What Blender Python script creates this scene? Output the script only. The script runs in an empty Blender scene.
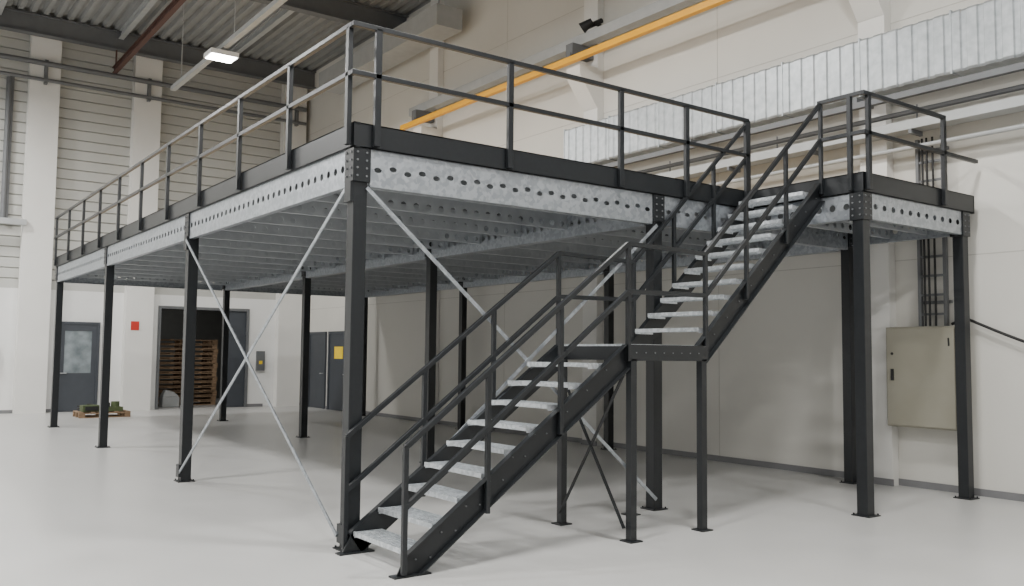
import bpy, math
from mathutils import Vector, Matrix
D=bpy.data; SC=bpy.context.scene

# ---------------------------------------------------------------- materials
def mat(name,col,rough=.5,metal=0.,col2=None,scale=5.,detail=3.,bump=0.,kind='noise',emit=None,estr=0.,stretch=(1,1,1),rough2=None,spec=None):
    m=D.materials.new(name);m.use_nodes=True;nt=m.node_tree;N=nt.nodes;Lk=nt.links
    b=N['Principled BSDF']
    b.inputs['Roughness'].default_value=rough;b.inputs['Metallic'].default_value=metal
    b.inputs['Base Color'].default_value=(*col,1)
    if spec is not None:b.inputs['Specular IOR Level'].default_value=spec
    tc=N.new('ShaderNodeTexCoord');mp=N.new('ShaderNodeMapping');mp.inputs['Scale'].default_value=stretch
    Lk.new(tc.outputs['Object'],mp.inputs['Vector'])
    if kind=='voronoi':
        t=N.new('ShaderNodeTexVoronoi');t.inputs['Scale'].default_value=scale;out=t.outputs['Color']
        sep=N.new('ShaderNodeSeparateColor');Lk.new(out,sep.inputs[0]);out=sep.outputs[0]
    elif kind=='wave':
        t=N.new('ShaderNodeTexWave');t.inputs['Scale'].default_value=scale;t.inputs['Distortion'].default_value=4;t.inputs['Detail'].default_value=detail;out=t.outputs['Fac']
    else:
        t=N.new('ShaderNodeTexNoise');t.inputs['Scale'].default_value=scale;t.inputs['Detail'].default_value=detail;out=t.outputs['Fac']
    Lk.new(mp.outputs[0],t.inputs['Vector'])
    r=N.new('ShaderNodeValToRGB');c2=col2 or tuple(min(1,c*1.12) for c in col)
    r.color_ramp.elements[0].position=.3;r.color_ramp.elements[1].position=.7
    r.color_ramp.elements[0].color=(*col,1);r.color_ramp.elements[1].color=(*c2,1)
    Lk.new(out,r.inputs[0]);Lk.new(r.outputs[0],b.inputs['Base Color'])
    if rough2 is not None:
        mr=N.new('ShaderNodeMapRange');mr.inputs['To Min'].default_value=rough;mr.inputs['To Max'].default_value=rough2
        Lk.new(out,mr.inputs['Value']);Lk.new(mr.outputs[0],b.inputs['Roughness'])
    if bump:
        bp=N.new('ShaderNodeBump');bp.inputs['Strength'].default_value=bump;bp.inputs['Distance'].default_value=.02
        Lk.new(out,bp.inputs['Height']);Lk.new(bp.outputs[0],b.inputs['Normal'])
    if emit:
        b.inputs['Emission Color'].default_value=(*emit,1);b.inputs['Emission Strength'].default_value=estr
    return m
M=dict(
 dark=mat('anthracite_powdercoat',(.0095,.011,.0128),.36,0,(.012,.014,.016),30,spec=.42),
 galv=mat('galvanised_steel',(.33,.355,.385),.36,.78,(.43,.455,.485),26,kind='voronoi',rough2=.45),
 joist=mat('galvanised_joist',(.46,.485,.51),.40,.6,(.56,.585,.605),6,kind='noise'),
 tread=mat('galvanised_grating',(.50,.53,.555),.4,.6,(.66,.69,.715),30,kind='voronoi'),
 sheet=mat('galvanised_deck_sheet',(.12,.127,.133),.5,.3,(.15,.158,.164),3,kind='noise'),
 chip=mat('deck_board',(.30,.22,.13),.7,0,(.42,.32,.2),60),
 floor=mat('epoxy_floor',(.47,.467,.455),.26,0,(.505,.50,.488),1.3,8,rough2=.38),
 wallR=mat('painted_concrete_wall',(.59,.575,.53),.8,0,(.63,.615,.57),.6,6,bump=.05),
 wallB=mat('painted_plaster_white',(.69,.69,.675),.8,0,(.74,.74,.725),.8,5,bump=.05),
 pil=mat('painted_pilaster',(.67,.66,.63),.75,0,(.72,.71,.68),1,5,bump=.05),
 slat=mat('beige_cladding',(.43,.428,.40),.6,0,(.48,.478,.45),.5,4),
 hall=mat('hall_wall_grey',(.44,.44,.44),.8,0,(.48,.48,.48),.5,4),
 base=mat('grey_skirting',(.16,.16,.165),.5),
 ceil=mat('roof_sheet_grey',(.25,.255,.25),.6,.1,(.29,.295,.29),1.5),
 steel=mat('painted_steel_grey',(.12,.125,.13),.5,.1),
 lsteel=mat('painted_steel_light',(.36,.37,.37),.5,.1),
 red=mat('red_oxide_steel',(.075,.034,.026),.6),
 yellow=mat('yellow_paint',(.80,.38,.008),.45,0,(.86,.42,.012),3),
 foil=mat('ribbed_galvanised_duct',(.36,.385,.40),.42,.55,(.50,.525,.54),9,3,kind='noise',rough2=.5),
 cab=mat('cabinet_beige',(.27,.255,.20),.5,0,(.30,.285,.23),2),
 grey=mat('door_grey',(.045,.051,.061),.5),
 glass=mat('door_glass',(.08,.10,.11),.12,0,(.28,.32,.34),2.5,spec=.8),
 black=mat('black_rubber',(.008,.008,.008),.55),
 wood=mat('pallet_wood',(.16,.10,.055),.8,0,(.30,.20,.12),4,4,stretch=(1,12,12)),
 green=mat('olive_plastic',(.06,.08,.03),.6),
 sign=mat('sign_yellow',(.85,.6,.02),.5),
 redp=mat('sign_red',(.5,.03,.02),.5),
 white=mat('white_plastic',(.7,.7,.69),.5),
 joint=mat('sealant_joint',(.43,.415,.38),.8),
 lamp=mat('lamp_diffuser',(1,1,1),.5,emit=(1,.98,.94),estr=30),
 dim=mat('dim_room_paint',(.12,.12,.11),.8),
)

# ---------------------------------------------------------------- mesh builder
class MB:
    def __init__(s):s.v=[];s.f=[];s.mi=[];s.mats=[];s.cur=0
    def m(s,k):
        k=M[k] if isinstance(k,str) else k
        if k not in s.mats:s.mats.append(k)
        s.cur=s.mats.index(k);return s
    def face(s,pts):
        i=len(s.v);s.v+= [tuple(p) for p in pts];s.f.append(tuple(range(i,i+len(pts))));s.mi.append(s.cur)
    def hexa(s,c):
        i=len(s.v);s.v+=[tuple(p) for p in c]
        for q in((0,3,2,1),(4,5,6,7),(0,1,5,4),(1,2,6,5),(2,3,7,6),(3,0,4,7)):
            s.f.append(tuple(i+a for a in q));s.mi.append(s.cur)
    def box(s,x0,x1,y0,y1,z0,z1):
        s.hexa([(x0,y0,z0),(x1,y0,z0),(x1,y1,z0),(x0,y1,z0),(x0,y0,z1),(x1,y0,z1),(x1,y1,z1),(x0,y1,z1)]);return s
    def bar(s,p,q,w,h,up=(0,0,1)):
        p=Vector(p);q=Vector(q);d=(q-p).normalized();u=Vector(up)
        if abs(d.dot(u))>.98:u=Vector((0,1,0))
        a=d.cross(u).normalized();b=a.cross(d).normalized();a*=w/2;b*=h/2
        s.hexa([p-a-b,p+a-b,p+a+b,p-a+b,q-a-b,q+a-b,q+a+b,q-a+b]);return s
    def cyl(s,p,q,r,n=10,r2=None):
        p=Vector(p);q=Vector(q);d=(q-p).normalized();u=Vector((0,0,1)) if abs(d.z)<.9 else Vector((1,0,0))
        a=d.cross(u).normalized();b=a.cross(d);r2=r if r2 is None else r2
        i=len(s.v)
        for k in range(n):
            t=2*math.pi*k/n;o=a*math.cos(t)+b*math.sin(t);s.v.append(tuple(p+o*r));s.v.append(tuple(q+o*r2))
        for k in range(n):
            j=(k+1)%n;s.f.append((i+2*k,i+2*j,i+2*j+1,i+2*k+1));s.mi.append(s.cur)
        s.f.append(tuple(i+2*k for k in range(n))[::-1]);s.mi.append(s.cur)
        s.f.append(tuple(i+2*k+1 for k in range(n)));s.mi.append(s.cur);return s
    def tube(s,pts,r,n=8):
        for a,b in zip(pts,pts[1:]):s.cyl(a,b,r,n)
        return s
    def web(s,p0,p1,z0,z1,pitch,r,n=4,rz=None,dz=0):
        """thin vertical plate with a row of holes"""
        rz=rz or r
        p0=Vector(p0);p1=Vector(p1);L=(p1-p0).length;d=(p1-p0)/L;c=max(1,round(L/pitch));w=L/c;h=z1-z0
        K=4*n
        base=[]
        for side in range(4):
            A=[(1,-1),(1,1),(-1,1),(-1,-1)][side];B=[(1,1),(-1,1),(-1,-1),(1,-1)][side]
            for k in range(n):
                t=k/n;base.append((A[0]+(B[0]-A[0])*t,A[1]+(B[1]-A[1])*t))
        for ci in range(c):
            cx=(ci+.5)*w;cz=(z0+z1)/2;i=len(s.v);hz=cz+(dz if ci%2 else -dz)
            for k in range(K):
                ox,oz=base[k];q=p0+d*(cx+ox*w/2);s.v.append((q.x,q.y,cz+oz*h/2))
                t=-math.pi/4+2*math.pi*k/K;q=p0+d*(cx+r*math.cos(t));s.v.append((q.x,q.y,hz+rz*math.sin(t)))
            for k in range(K):
                j=(k+1)%K;s.f.append((i+2*k,i+2*j,i+2*j+1,i+2*k+1));s.mi.append(s.cur)
        return s
    def cbeam(s,p0,p1,z0,z1,pitch,r,flange=.06,side=(0,1),n=4,rz=None,dz=0,zsplit=None):
        if zsplit:
            s.web(p0,p1,z0,zsplit,pitch,r,n,rz,dz)
            a=Vector(p0);b=Vector(p1);s.face([(a.x,a.y,zsplit),(b.x,b.y,zsplit),(b.x,b.y,z1),(a.x,a.y,z1)])
        else: s.web(p0,p1,z0,z1,pitch,r,n,rz,dz)
        sx,sy=side
        for z in(z0,z1):
            a=Vector(p0);b=Vector(p1);o=Vector((sx,sy,0))*flange
            t=.004
            s.hexa([(a.x,a.y,z-t),(b.x,b.y,z-t),(b.x+o.x,b.y+o.y,z-t),(a.x+o.x,a.y+o.y,z-t),(a.x,a.y,z+t),(b.x,b.y,z+t),(b.x+o.x,b.y+o.y,z+t),(a.x+o.x,a.y+o.y,z+t)])
        return s
    def done(s,name,parent=None,bevel=0,solid=0):
        me=D.meshes.new(name);me.from_pydata(s.v,[],s.f)
        for k in s.mats:me.materials.append(k)
        me.polygons.foreach_set('material_index',s.mi);me.update()
        o=D.objects.new(name,me);SC.collection.objects.link(o)
        if parent:o.parent=parent
        if solid:
            md=o.modifiers.new('th','SOLIDIFY');md.thickness=solid;md.offset=0
        if bevel:
            md=o.modifiers.new('bv','BEVEL');md.width=bevel;md.segments=2;md.limit_method='ANGLE'
        return o
def empty(name):
    e=D.objects.new(name,None);SC.collection.objects.link(e);return e

XW=7.80;YB=19.67;ZC=10.6;XL=-13;YF=-14
XF=XW-.004
PILY=(-.28,5.62,11.5,-6.2,-12)
# ---------------------------------------------------------------- room shell
b=MB().m('floor');b.box(XL-.3,XW+.3,YF-.3,26,-.2,0);b.done('floor')
b=MB().m('wallR');b.box(XW,XW+.3,YF,YB+.3,0,ZC)
b.done('wall_right')
b=MB().m('pil')
for yc in PILY:
    b.box(XW-.16,XF,yc-.2,yc+.2,0,ZC)
b.done('trim_1')
b=MB().m('joint')
segs=[(-14,-12.2),(-11.8,-6.4),(-6,-.48),(-.08,5.42),(5.82,11.3),(11.7,19.6)]
for a,c in segs:
    for z in(3.0,6.3,8.6): b.box(XW-.003,XW+.001,a,c,z,z+.012)
for y in(-3.3,2.6,8.6,14.6): b.box(XW-.003,XW+.001,y,y+.012,.09,ZC-.01)
b.done('trim_3')
b=MB().m('base')
ys=[YF]+sum([[y-.2,y+.2] for y in sorted(PILY)],[])+[YB]
for i in range(0,len(ys)-1,2): b.box(XW-.018,XF,ys[i],ys[i+1],0,.09)
for yc in PILY: b.box(XW-.178,XW-.16,yc-.218,yc+.218,0,.09)
b.done('baseboard_right')
OX0,OX1,OZ=3.5,6.02,2.9
b=MB().m('wallB')
b.box(XL,OX0,YB,YB+.3,0,3.3);b.box(OX1,XW,YB,YB+.3,0,3.3);b.box(OX0,OX1,YB,YB+.3,OZ,3.3)
b.box(XL,XW,YB+.1,YB+.3,3.3,ZC)
b.m('slat')
z=3.3
while z<ZC-.01:
    z2=min(z+.28,ZC)
    b.face([(XL,YB,z),(XW,YB,z),(XW,YB,z2-.04),(XL,YB,z2-.04)])
    b.face([(XL,YB,z2-.04),(XW,YB,z2-.04),(XW,YB+.05,z2-.02),(XL,YB+.05,z2-.02)])
    b.face([(XL,YB+.05,z2-.02),(XW,YB+.05,z2-.02),(XW,YB,z2),(XL,YB,z2)])
    z=z2
b.done('wall_back')
b=MB().m('pil')
for xc in(.2,2.85,7.3,-5.5,-11): 
    b.box(xc-.37,xc+.37,YB-.3,YB-.003,0,ZC)
b.done('trim_2')
b=MB().m('base');b.box(XL,-.17,YB-.02,YB,0,.09);b.box(.57,.78,YB-.02,YB,0,.09);b.box(1.92,2.48,YB-.02,YB,0,.09);b.box(6.1,6.6,YB-.02,YB,0,.09);b.done('baseboard_back')
b=MB().m('hall');b.box(XL-.3,XL,YF,YB+.3,0,ZC);b.done('wall_left')
b=MB().m('hall');b.box(XL-.3,XW+.3,YF-.3,YF,0,ZC);b.done('wall_front')
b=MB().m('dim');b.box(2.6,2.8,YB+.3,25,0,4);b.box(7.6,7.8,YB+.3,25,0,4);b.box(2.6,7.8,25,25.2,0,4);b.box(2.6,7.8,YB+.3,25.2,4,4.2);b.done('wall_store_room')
b=MB().m('ceil');b.box(XL-.3,XW+.3,YF-.3,YB+.3,ZC+.12,ZC+.3)
x=XL
while x<XW:
    for (a0,za,a1,zb) in((0,.1,.1,.1),(.1,.1,.14,0),(.14,0,.26,0),(.26,0,.3,.1)):
        b.face([(x+a0,YF,ZC+za),(x+a1,YF,ZC+zb),(x+a1,YB,ZC+zb),(x+a0,YB,ZC+za)])
    x+=.3
b.done('ceiling')
def ibeam(b,p,q,w,h):
    p=Vector(p);q=Vector(q);b.bar(p,q,.02,h);z=Vector((0,0,h/2));b.bar(p+z,q+z,w,.025);b.bar(p-z,q-z,w,.025)
E=empty('roof_girders')
b=MB().m('steel')
for y in(19.1,13.2,7.2,1.2,-4.8,-10.8):
    ibeam(b,(XL+.01,y,ZC-.3),(XW-.01,y,ZC-.3),.25,.5)
b.done('main_girders',E)
b=MB().m('lsteel')
for x in(-10,-7,-4,-1,2,5): ibeam(b,(x,YF+.01,ZC-.12),(x,YB-.01,ZC-.12),.14,.2)
b.done('purlins',E)
b=MB().m('red');ibeam(b,(1.9,7,9.5),(1.9,19.3,9.5),.12,.16)
for y in(7.2,13.2,19.1): b.bar((1.9,y,9.6),(1.9,y,ZC-.5),.04,.04)
b.done('monorail_beam',E)
b=MB().m('steel')
b.cyl((XL+.01,YB-.42,9.35),(XW-.2,YB-.42,9.35),.07);b.cyl((XL+.01,YB-.42,8.9),(XW-.2,YB-.42,8.9),.05)
b.m('lsteel');b.box(XL+.01,-.1,YB-.42,YB-.302,4.95,5.1)
b.m('steel');b.cyl((-.62,YB-.1,5.1),(-.62,YB-.1,8.9),.07)
b.box(-.6,-.5,YB-.1,YB-.003,5,9)
for x in(-5.5,.2,2.85,7.3):
    b.box(x-.04,x+.04,YB-.46,YB-.302,8.8,9.45)
b.done('wall_pipework')
def door(name,x0,x1,z1,win=True):
    e=empty(name)
    b=MB().m('grey');y=YB-.003
    b.box(x0,x0+.07,y-.06,y,0,z1);b.box(x1-.07,x1,y-.06,y,0,z1);b.box(x0+.07,x1-.07,y-.06,y,z1-.07,z1)
    b.done('frame',e)
    b=MB().m('grey');b.box(x0+.07,x1-.07,y-.035,y,.01,1.05)
    b.box(x0+.07,x0+.2,y-.035,y,1.05,z1-.07);b.box(x1-.2,x1-.07,y-.035,y,1.05,z1-.07);b.box(x0+.2,x1-.2,y-.035,y,z1-.25,z1-.07)
    b.done('leaf',e)
    b=MB().m('glass');b.box(x0+.2,x1-.2,y-.02,y-.002,1.05,z1-.25);b.done('pane',e)
    b=MB().m('lsteel');b.bar((x0+.13,y-.08,1.05),(x0+.27,y-.08,1.05),.025,.025);b.bar((x0+.13,y-.08,1.05),(x0+.13,y-.03,1.05),.02,.02);b.done('handle',e)
door('door_1',.8,1.88,2.45)
def doorR(name,y0,y1,z1,sign=False):
    e=empty(name);x=XF
    b=MB().m('grey');b.box(x-.06,x,y0,y0+.08,0,z1);b.box(x-.06,x,y1-.08,y1,0,z1);b.box(x-.06,x,y0+.08,y1-.08,z1-.08,z1);b.box(x-.035,x,y0+.08,y1-.08,.01,z1-.08);b.done('leaf_and_frame',e)
    b=MB().m('lsteel');b.bar((x-.08,y0+.16,1.05),(x-.08,y0+.3,1.05),.025,.025);b.bar((x-.08,y0+.16,1.05),(x-.03,y0+.16,1.05),.02,.02);b.done('handle',e)
    if sign:
        b=MB().m('sign');b.box(x-.045,x-.035,(y0+y1)/2-.28,(y0+y1)/2+.28,1.5,1.85);b.done('warning_sign',e)
doorR('door_2',16.1,17.5,2.3,True)
doorR('door_3',17.7,18.9,2.3)
e=empty('sliding_gate')
b=MB().m('steel');b.box(OX0-.08,OX0,YB-.05,YB+.31,0,OZ+.08);b.box(OX1,OX1+.08,YB-.05,YB+.31,0,OZ+.08);b.box(OX0,OX1,YB-.05,YB+.31,OZ,OZ+.08);b.done('frame',e)
b=MB().m('grey');b.box(5.5,6.02,YB+.02,YB+.08,0.01,OZ)
for z in(.75,1.45,2.15):b.box(5.5,6.02,YB+.005,YB+.02,z,z+.03)
b.done('leaf',e)
def pallet(b,x,y,z,L=1.2,W=.8):
    for k in range(5):
        xx=x+k*(L-.1)/4;b.box(xx,xx+.1,y,y+W,z+.122,z+.144)
    for yy in(y,y+W/2-.05,y+W-.1):
        b.box(x,x+L,yy,yy+.1,z,z+.022);b.box(x,x+L,yy,yy+.1,z+.1,z+.122)
        for xx in(x,x+L/2-.07,x+L-.14):b.box(xx,xx+.14,yy,yy+.1,z+.022,z+.1)
b=MB().m('wood')
for k in range(14):pallet(b,3.75+.02*((k*7)%3),21.2+.015*((k*5)%3),k*.146,1.9,1.1)
b.done('pallet_stack')
b=MB().m('lsteel');b.box(3.85,4.35,20.5,20.9,0,.3);b.hexa([(3.85,20.5,.3),(4.35,20.5,.3),(4.35,20.9,.3),(3.85,20.9,.3),(3.95,20.6,.52),(4.2,20.6,.46),(4.2,20.8,.46),(3.95,20.8,.52)]);b.done('wrapped_parcel',bevel=.03)
b=MB().m('wood');pallet(b,.95,17.0,0)
b.m('green');b.box(1.05,1.45,17.1,17.5,.146,.30);b.box(1.5,2.0,17.15,17.6,.146,.25)
b.m('black');b.box(1.1,1.4,17.06,17.1,.18,.28);b.tube([(1.2+.18*math.cos(t*.6),17.6+.12*math.sin(t*.6),.17+.006*t) for t in range(24)],.018)
b.box(1.55,1.7,17.2,17.4,.25,.36)
b.m('green');b.cyl((1.85,17.35,.25),(1.85,17.35,.38),.1,14)
b.done('pallet_with_tools')
e=empty('wall_socket_box')
b=MB().m('white');b.box(-.78,-.56,YB-.12,YB-.003,1.25,1.75);b.m('black');b.box(-.74,-.6,YB-.135,YB-.12,1.4,1.65);b.done('housing',e)
b=MB().m('redp');b.tube([(-.7+.1*math.sin(t*.35),YB-.1,1.3-.75*math.sin(t*.2)) for t in range(12)],.015);b.done('cable',e)
b=MB().m('redp');b.box(2.62,2.84,YB-.312,YB-.301,2.25,2.5);b.done('fire_extinguisher_sign')
b=MB().m('steel');b.box(6.35,6.6,YB-.1,YB-.003,1.1,1.7);b.m('sign');b.box(6.42,6.52,YB-.11,YB-.1,1.3,1.4);b.done('switch_box')

# ---------------------------------------------------------------- right wall services
YD0,YD1=-13,6.0
e=empty('insulated_ventilation_duct')
b=MB().m('foil')
def ring(x,y):return [(XW-.17,y,5.24),(x+.02,y,5.24),(x,y,5.27),(x,y,5.99),(x+.02,y,6.02),(XW-.17,y,6.02)]
prev=None;y=YD1;P_=.21
while y>YD0:
    for off,dx in((0,0),(.12,0),(.135,.022),(.195,.022)):
        c=ring(XW-.5+dx,y-off)
        if prev:
            for a in range(5): b.face([prev[a],prev[a+1],c[a+1],c[a]])
        else:b.face(c)
        prev=c
    y-=P_
b.face(prev)
y=YD1
while y>YD0:
    b.box(XW-.508,XW-.17,y-.02,y+.0,5.225,6.035);y-=P_*6
b.done('ribbed_duct',e)
b=MB().m('steel')
for y in(5.62,2.7,-.28,-3.2,-6.2,-9):
    b.box(XW-.58,XW-.17,y-.03,y+.03,5.12,5.2)
b.box(XW-.62,XW-.54,YD0,YD1+.5,5.04,5.12)
b.done('support_brackets',e)
e=empty('cable_tray_run')
b=MB().m('lsteel')
b.box(XW-.44,XW-.18,YD0,11.2,4.66,4.68);b.box(XW-.45,XW-.44,YD0,11.2,4.66,4.78);b.box(XW-.19,XW-.18,YD0,11.2,4.66,4.78)
b.m('steel')
for k in range(17): b.box(XW-.45,XW-.17,YD0+k*1.5,YD0+k*1.5+.04,4.6,4.66)
b.m('steel');b.cyl((XW-.3,YD0,4.92),(XW-.3,9,4.92),.035);b.m('lsteel');b.cyl((XW-.25,YD0,4.46),(XW-.25,11.2,4.46),.03)
b.m('black');b.cyl((XW-.35,YD0,4.70),(XW-.35,11.2,4.70),.02);b.cyl((XW-.28,YD0,4.70),(XW-.28,11.2,4.70),.02)
for k in range(9):
    y=YD0+1+k*2.2; b.m('steel');b.cyl((XW-.3,y,4.66),(XW-.3,y,5.0),.012,6)
b.done('tray',e)
e=empty('crane_runway_rail')
b=MB().m('yellow');b.box(XW-.75,XW-.64,-13,12.1,7.19,7.31);b.done('yellow_rail',e,bevel=.01)
b=MB().m('steel')
for y in(11.5,5.62,-.28,-6.2,-12):
    b.box(XW-.7,XW-.17,y-.1,y+.1,7.35,7.58);b.box(XW-.72,XW-.66,y-.05,y+.05,7.3,7.4)
b.m('lsteel');b.box(XW-.5,XW-.3,-13,12.1,7.58,7.78)
b.done('brackets',e)
b=MB().m('pil')
for y in(11.5,5.62,-.28,-6.2,-12):
    b.hexa([(XW-.17,y-.2,6.4),(XW-.161,y-.2,6.4),(XW-.161,y+.2,6.4),(XW-.17,y+.2,6.4),(XW-.6,y-.2,6.98),(XW-.161,y-.2,6.98),(XW-.161,y+.2,6.98),(XW-.6,y+.2,6.98)])
    b.box(XW-.6,XW-.161,y-.2,y+.2,6.98,7.17)
b.done('trim_corbels')
e=empty('wall_floodlight')
b=MB().m('black');b.cyl((XF,5.3,7.95),(XW-.4,5.3,7.95),.03);b.cyl((XW-.45,5.25,7.97),(XW-.56,5.42,7.85),.06,14,.11)
b.cyl((XW-.35,5.1,7.95),(XW-.35,5.5,7.95),.05);b.done('housing',e)
b=MB().m('lsteel');b.box(XW-1.0,XW-.3,10,16.5,9.2,9.7)
for y in(10.5,15.5):b.bar((XW-.65,y,9.7),(XW-.65,y,ZC-.01),.03,.03)
b.done('ceiling_duct')
e=empty('electrical_cabinet')
b=MB().m('cab');b.box(XW-.3,XF,-1.45,-.5,.8,2.1);b.done('body',e,bevel=.012)
b=MB().m('cab');b.box(XW-.322,XW-.3,-1.43,-.52,.82,2.08);b.done('door_panel',e,bevel=.008)
b=MB().m('black');b.box(XW-.34,XW-.322,-.62,-.585,1.4,1.55);b.cyl((XW-.33,-.6,1.75),(XW-.322,-.6,1.75),.018)
b.cyl((XW-.33,-1.36,1.95),(XW-.32,-1.36,1.85),.01);b.done('lock',e)
e=empty('cable_ladder')
b=MB().m('steel')
b.box(XW-.12,XW-.06,-.9,-.86,2.11,4.58);b.box(XW-.12,XW-.06,-1.24,-1.2,2.11,4.58)
z=2.25
while z<4.5:b.box(XW-.11,XW-.08,-1.2,-.9,z,z+.03);z+=.25
for z in(2.4,3.5,4.4):b.box(XW-.06,XF,-1.26,-.84,z,z+.04)
b.m('black');
for y in(-.96,-1.02,-1.1):b.cyl((XW-.125,y,2.11),(XW-.125,y,4.58),.014)
b.done('ladder',e)
b=MB().m('black')
pts=[]
for t in range(21):
    u=t/20;y=-1.3-3.2*u;z=2.28-.75*math.sin(u*2.2)*.9
    pts.append((XW-.1,y,z))
pts=[(XW-.1,-1.29,2.13)]+pts[1:]
b.tube(pts,.018);b.done('power_cable')

# ---------------------------------------------------------------- mezzanine
HF=3.72;S=4.85;XC=[0,3.69,7.43];YC=[0,S,2*S,3*S]
X0,X1,Y0,Y1=-.09,7.6,-.09,3*S+.09
EX0,EX1,EY0=5.24,7.64,-1.64
PL=empty('mezzanine_platform')
b=MB().m('dark')
def column(b,x,y,top=3.2,w=.13,plate=True):
    h=w/2;b.box(x-h,x+h,y-h,y+h,0,top)
    if plate:
        b.box(x-.11,x+.11,y-.11,y+.11,0,.012)
        for sx in(-1,1):
            for sy in(-1,1):b.cyl((x+sx*.088,y+sy*.088,.012),(x+sx*.088,y+sy*.088,.03),.011,6)
cols=[(x,y) for x in XC for y in YC]+[(5.32,-1.55),(7.45,-1.55)]
for x,y in cols: column(b,x,y,3.5)
b.done('columns',PL,bevel=.006)
b=MB()
for x,y in cols:
    b.m('dark');b.box(x-.085,x+.085,y-.085,y+.085,3.2,3.5)
    b.m('steel')
    for z in(3.25,3.32,3.39,3.46):
        for d in(-.045,.045):
            b.cyl((x-.085,y+d,z),(x-.095,y+d,z),.010,6);b.cyl((x+d,y-.085,z),(x+d,y-.095,z),.010,6)
b.done('column_heads',PL)
b=MB().m('dark')
def fascia(b,p,q,out):
    ox,oy=out;p=Vector(p);q=Vector(q);c=Vector((-ox*.02,-oy*.02,0))
    z=Vector((0,0,3.61));b.bar(p+z+c/2,q+z+c/2,.02,.22)
    for zz in(3.505,3.715):b.bar(p+Vector((0,0,zz))+c*1.5,q+Vector((0,0,zz))+c*1.5,.06,.012)
fascia(b,(X0,Y0,0),(EX0,Y0,0),(0,-1));fascia(b,(X0,Y0-.01,0),(X0,Y1,0),(-1,0));fascia(b,(X0,Y1,0),(X1,Y1,0),(0,1));fascia(b,(X1,Y0,0),(X1,Y1,0),(1,0))
fascia(b,(EX0-.01,EY0,0),(EX1,EY0,0),(0,-1));fascia(b,(EX0,EY0,0),(EX0,-1.14,0),(-1,0));fascia(b,(EX1,EY0,0),(EX1,Y0,0),(1,0))
fascia(b,(EX0,-1.14,0),(EX0,Y0,0),(-1,0))
b.done('edge_fascia',PL)
b=MB().m('galv');Z0,Z1=3.17,3.5
fx=.065
for i,x in enumerate(XC):
    for a,c in zip(YC,YC[1:]):
        b.cbeam((x-fx,a+.09,0),(x-fx,c-.09,0),Z0,Z1,.15,.034,.06,(1,0),dz=.0)
        if i: b.cbeam((x+fx,a+.09,0),(x+fx,c-.09,0),Z0,Z1,.15,.034,.06,(-1,0))
for a,c in zip(XC,XC[1:]):
    for y in(-fx,YC[-1]+fx):b.cbeam((a+.09,y,0),(c-.09,y,0),Z0,Z1,.155,.038,.07,(0,1 if y<1 else -1),rz=.024,dz=.012)
b.cbeam((5.41,-1.615,0),(7.36,-1.615,0),Z0+.05,Z1,.17,.04,.07,(0,1),rz=.032)
b.cbeam((5.26,-1.5,0),(5.26,-.1,0),Z0+.05,Z1,.17,.038,.07,(1,0))
b.cbeam((7.45,-1.46,0),(7.45,-.1,0),Z0+.05,Z1,.17,.038,.07,(-1,0))
b.done('main_beams',PL,solid=.004)
b=MB().m('joist')
NJ=15
for j in range(NJ):
    y=(j+.5)*YC[-1]/NJ
    for a,c in zip(XC,XC[1:]):
        b.cbeam((a+.07,y,0),(c-.07,y,0),3.27,3.52,.16,.038,.05,(0,1),n=2,zsplit=3.39)
for y in(-1.15,-.65):b.cbeam((5.28,y,0),(7.4,y,0),3.27,3.52,.16,.038,.05,(0,1),n=2,zsplit=3.39)
b.done('joists',PL,solid=.003)
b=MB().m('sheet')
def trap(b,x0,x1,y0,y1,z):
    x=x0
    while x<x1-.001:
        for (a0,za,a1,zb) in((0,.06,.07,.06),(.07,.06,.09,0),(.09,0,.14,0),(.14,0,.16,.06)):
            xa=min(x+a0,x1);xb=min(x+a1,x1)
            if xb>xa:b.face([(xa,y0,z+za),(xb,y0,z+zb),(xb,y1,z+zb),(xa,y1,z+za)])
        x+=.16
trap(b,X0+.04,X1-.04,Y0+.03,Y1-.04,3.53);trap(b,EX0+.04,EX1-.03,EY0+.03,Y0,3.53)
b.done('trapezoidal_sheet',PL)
b=MB().m('chip');b.box(X0+.03,X1-.03,Y0+.03,Y1-.03,3.595,3.69);b.box(EX0+.03,EX1-.03,EY0+.03,Y0+.03,3.595,3.69);b.done('deck_board',PL)
RT=4.585;RM=4.15
b=MB().m('dark')
def post(b,x,y,z0=3.52,z1=RT,dx=.05,dy=.05):b.box(x-dx/2,x+dx/2,y-dy/2,y+dy/2,z0,z1)
rx=X0-.03;ry=Y0-.03
for y in[-.03]+[1.32+1.464*k for k in range(10)]:post(b,rx,y,dx=.045,dy=.06)
for z in(RT,RM):b.bar((rx,-.1,z),(rx,Y1,z),.045,.045)
for x in(.12,1.58,3.07,4.1,5.16):post(b,x,ry,dx=.06,dy=.045)
for z in(RT,RM):b.bar((rx-.02,ry,z),(5.19,ry,z),.045,.045)
ey=EY0-.03;ex=EX0-.03
for x in(5.3,6.88):post(b,x,ey,dx=.06,dy=.045)
b.bar((ex-.02,ey,RT),(6.91,ey,RT),.045,.045);b.bar((ex-.02,ey,RM),(7.66,ey,RM),.045,.045)
post(b,ex,-1.5);b.bar((ex,ey,RT),(ex,-1.1,RT),.045,.045);b.bar((ex,ey,RM),(ex,-1.1,RM),.045,.045)
b.done('guard_rail',PL,bevel=.004)
b=MB().m('galv')
def brace(b,p,q):
    b.bar(p,q,.012,.036);
o=-.085
brace(b,(o,.05,3.15),(o,S-.05,.12));brace(b,(o-.015,S-.05,3.15),(o-.015,.05,.12))
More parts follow.
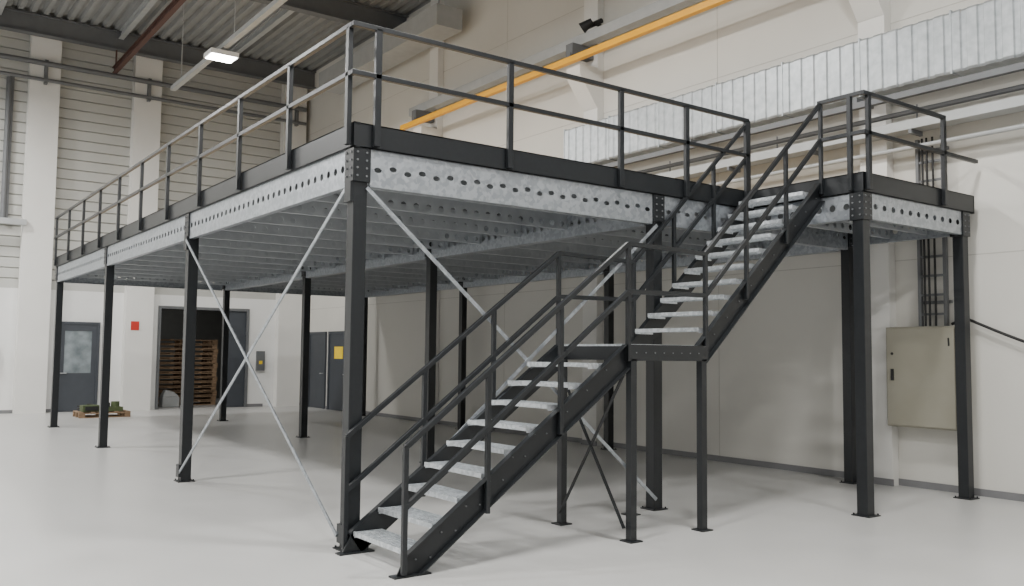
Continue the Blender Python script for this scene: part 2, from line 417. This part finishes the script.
brace(b,(.05,o,3.15),(3.64,o,.12));brace(b,(3.64,o-.015,3.15),(.05,o-.015,.12))
b.m('dark')
for x,y in((o,0),(o,S)):b.box(x-.01,x+.02,y-.06,y+.06,3.02,3.2);b.box(x-.01,x+.02,y-.06,y+.06,.06,.22)
b.done('cross_bracing',PL)

# ---------------------------------------------------------------- staircase
ST=empty('staircase')
YN,YFr=-1.09,-.15
LZ=1.80;LX0,LX1=2.22,3.22
bs=MB().m('dark');bg=MB().m('tread');bb=MB().m('steel')
def tread(x,z,d=.26):
    y0,y1=YN+.02,YFr-.02
    bg.box(x-.008,x+.006,y0,y1,z-.035,z+.004)
    bg.box(x+d-.006,x+d,y0,y1,z-.03,z)
    for y in(y0,y1-.005):bg.box(x,x+d,y,y+.005,z-.05,z)
    for k in range(1,6):
        xx=x+k*d/6;bg.box(xx-.003,xx+.003,y0,y1,z-.025,z)
    m=24
    for j in range(1,m):
        y=y0+(y1-y0)*j/m;bg.box(x,x+d,y-.003,y+.003,z-.012,z-.001)
    for yy,s in((YN-.006,-1),(YFr+.006,1)):
        for dx in(.06,.19):bb.cyl((x+dx,yy,z-.06),(x+dx,yy+s*.012,z-.06),.007,6)
def stringer(xa,za,xb,zb,h=.2):
    for y,s in((YN,1),(YFr,-1)):
        d=Vector((xb-xa,0,zb-za)).normalized();nv=Vector((-d.z,0,d.x))*h/2
        A=Vector((xa,y,za));B=Vector((xb,y,zb))
        bs.bar(A,B,.012,h,up=(-d.z,0,d.x))
        for sg in(-1,1):
            off=nv*sg+Vector((0,-s*.025,0));bs.bar(A+off,B+off,.06,.01,up=(-d.z,0,d.x))
N1=10;r1=LZ/N1;x0=-.06;run1=(LX0-x0)/N1
for k in range(1,N1):
    tread(x0+(k-1)*run1+.02,k*r1)
stringer(x0-.03+.07,.08,LX0+.03,LZ-.09)
N2=11;r2=(HF-LZ)/N2;run2=(EX0-LX1)/(N2-1+.6)
for k in range(1,N2):
    tread(LX1+(k-1)*run2+.02,LZ+k*r2)
stringer(LX1-.02,LZ-.1,EX0+.0,HF-.14)
for y in(YN,YFr):
    bs.box(x0-.12,x0+.2,y-.05,y+.05,0,.012)
    bs.hexa([(x0-.08,y-.006,.012),(x0+.16,y-.006,.012),(x0+.16,y+.006,.012),(x0-.08,y+.006,.012),(x0+.0,y-.006,.16),(x0+.18,y-.006,.14),(x0+.18,y+.006,.14),(x0+.0,y+.006,.16)])
for y in(YN-.04,YFr+.04):bs.bar((LX0-.02,y,LZ-.08),(LX1+.06,y,LZ-.08),.05,.15)
for x in(LX0,LX1+.03):bs.bar((x,YN-.04,LZ-.085),(x,YFr+.04,LZ-.085),.05,.13)
bg.box(LX0,LX1,YN,YN+.01,LZ-.03,LZ);bg.box(LX0,LX1,YFr-.01,YFr,LZ-.03,LZ)
k=0
while LX0+k*.04<LX1:
    bg.box(LX0+k*.04,LX0+k*.04+.006,YN,YFr,LZ-.025,LZ);k+=1
for j in range(1,24):
    y=YN+(YFr-YN)*j/24;bg.box(LX0,LX1,y-.003,y+.003,LZ-.012,LZ-.001)
for x in(LX0+.05,LX1-.0):
    for y in(YN-.03,YFr+.03):
        bs.box(x-.035,x+.035,y-.035,y+.035,0,LZ-.14);bs.box(x-.075,x+.075,y-.075,y+.075,0,.012)
bs.bar((LX0+.0,YN+.0,LZ-.25),(LX0+.0,YFr-.0,.12),.008,.035,up=(1,0,0));bs.bar((LX0-.012,YFr,LZ-.25),(LX0-.012,YN,.12),.008,.035,up=(1,0,0))
for j in range(8):
    bb.cyl((LX0+.08+j*.12,YN-.066,LZ-.08),(LX0+.08+j*.12,YN-.072,LZ-.08),.007,6)
bs.done('stringers_and_landing_frame',ST)
bg.done('grating_treads',ST)
bb.done('bolts',ST)
b=MB().m('dark')
H=.95
def zs(x):
    if x<=LX0:return max(0,(x-x0)/(LX0-x0)*LZ)
    if x<=LX1:return LZ
    return LZ+(x-LX1)/(EX0-LX1)*(HF-LZ)
for y in(YN-.04,YFr+.04):
    P=[(-.1,zs(-.1)+.98),(LX0-.0,LZ+H-.02),(LX1+.05,LZ+H-.04),(EX0-.02,RT)]
    for fr in(1,.52):
        pts=[]
        for i,(x,z) in enumerate(P):
            base=zs(x) if i<3 else HF
            if i==0:base=.02
            pts.append((x,y,base+(z-base)*fr))
        for a,c in zip(pts,pts[1:]):b.bar(a,c,.042,.042)
    for x in(-.1,.66,1.42,LX0,LX1+.05,3.9,4.57,EX0-.03):
        zt=None
        for (xa,za),(xb,zb) in zip(P,P[1:]):
            if xa-1e-6<=x<=xb+1e-6:zt=za+(zb-za)*(x-xa)/(xb-xa)
        b.box(x-.02,x+.02,y-.02,y+.02,max(0.02,zs(x)-.16),zt)
b.done('handrails',ST,bevel=.004)

# ---------------------------------------------------------------- lamps
def lamp(x,y,z,power,top=None):
    e=empty('high_bay_lamp')
    b=MB().m('white');b.box(x-.3,x+.3,y-.25,y+.25,z,z+.1)
    b.m('lsteel')
    for dy in(-.2,.2):b.cyl((x,y+dy,z+.1),(x,y+dy,top or ZC-.26),.012,6)
    b.done('housing',e)
    b=MB().m('lamp');b.box(x-.27,x+.27,y-.22,y+.22,z-.012,z);b.done('diffuser',e)
    l=D.lights.new('led','AREA');l.shape='RECTANGLE';l.size=.8;l.size_y=.8;l.energy=power;l.color=(1,.99,.965)
    o=D.objects.new('led_panel',l);SC.collection.objects.link(o);o.location=(x,y,z-.03);o.parent=e
b=MB().m('lsteel');b.box(2.44,2.56,7.6,15.5,8.15,8.19);b.box(2.44,2.45,7.6,15.5,8.19,8.25);b.box(2.55,2.56,7.6,15.5,8.19,8.25)
for y in(8,11,14.8):b.cyl((2.5,y,8.2),(2.5,y,ZC-.01),.012,6)
b.done('lamp_cable_tray')
P=455
for x in(-9.3,-3.8):
    for y in(-9.5,-3,4,11.4,17):
        lamp(x,y,8.6,P)
for y in(-9.5,-3,4.2):lamp(2.5,y,8.6,P)
lamp(2.5,11.8,8.0,P,8.149)
w=D.worlds.new('W');SC.world=w;w.use_nodes=True
w.node_tree.nodes['Background'].inputs[0].default_value=(.9,.95,1,1);w.node_tree.nodes['Background'].inputs[1].default_value=.3
l=D.lights.new('store_light','AREA');l.size=1;l.energy=22;o=D.objects.new('store_room_light',l);SC.collection.objects.link(o);o.location=(4.6,22.6,3.9)

# ---------------------------------------------------------------- camera
F=891.298;pi_=math.radians(3.89);ro=math.radians(.58);ya=math.radians(53.872)
fw=Vector((math.cos(ya)*math.cos(pi_),math.sin(ya)*math.cos(pi_),math.sin(pi_)))
R=Vector((math.sin(ya),-math.cos(ya),0));U=R.cross(fw)
R2=R*math.cos(ro)+U*math.sin(ro);U2=-R*math.sin(ro)+U*math.cos(ro)
cam=D.cameras.new('camera');co=D.objects.new('camera',cam);SC.collection.objects.link(co)
cam.sensor_width=36;cam.lens=F/1024*36;cam.clip_end=200
m=Matrix((R2,U2,-fw)).transposed().to_4x4();m.translation=Vector((-3.501,-7.142,1.7));co.matrix_world=m
SC.camera=co
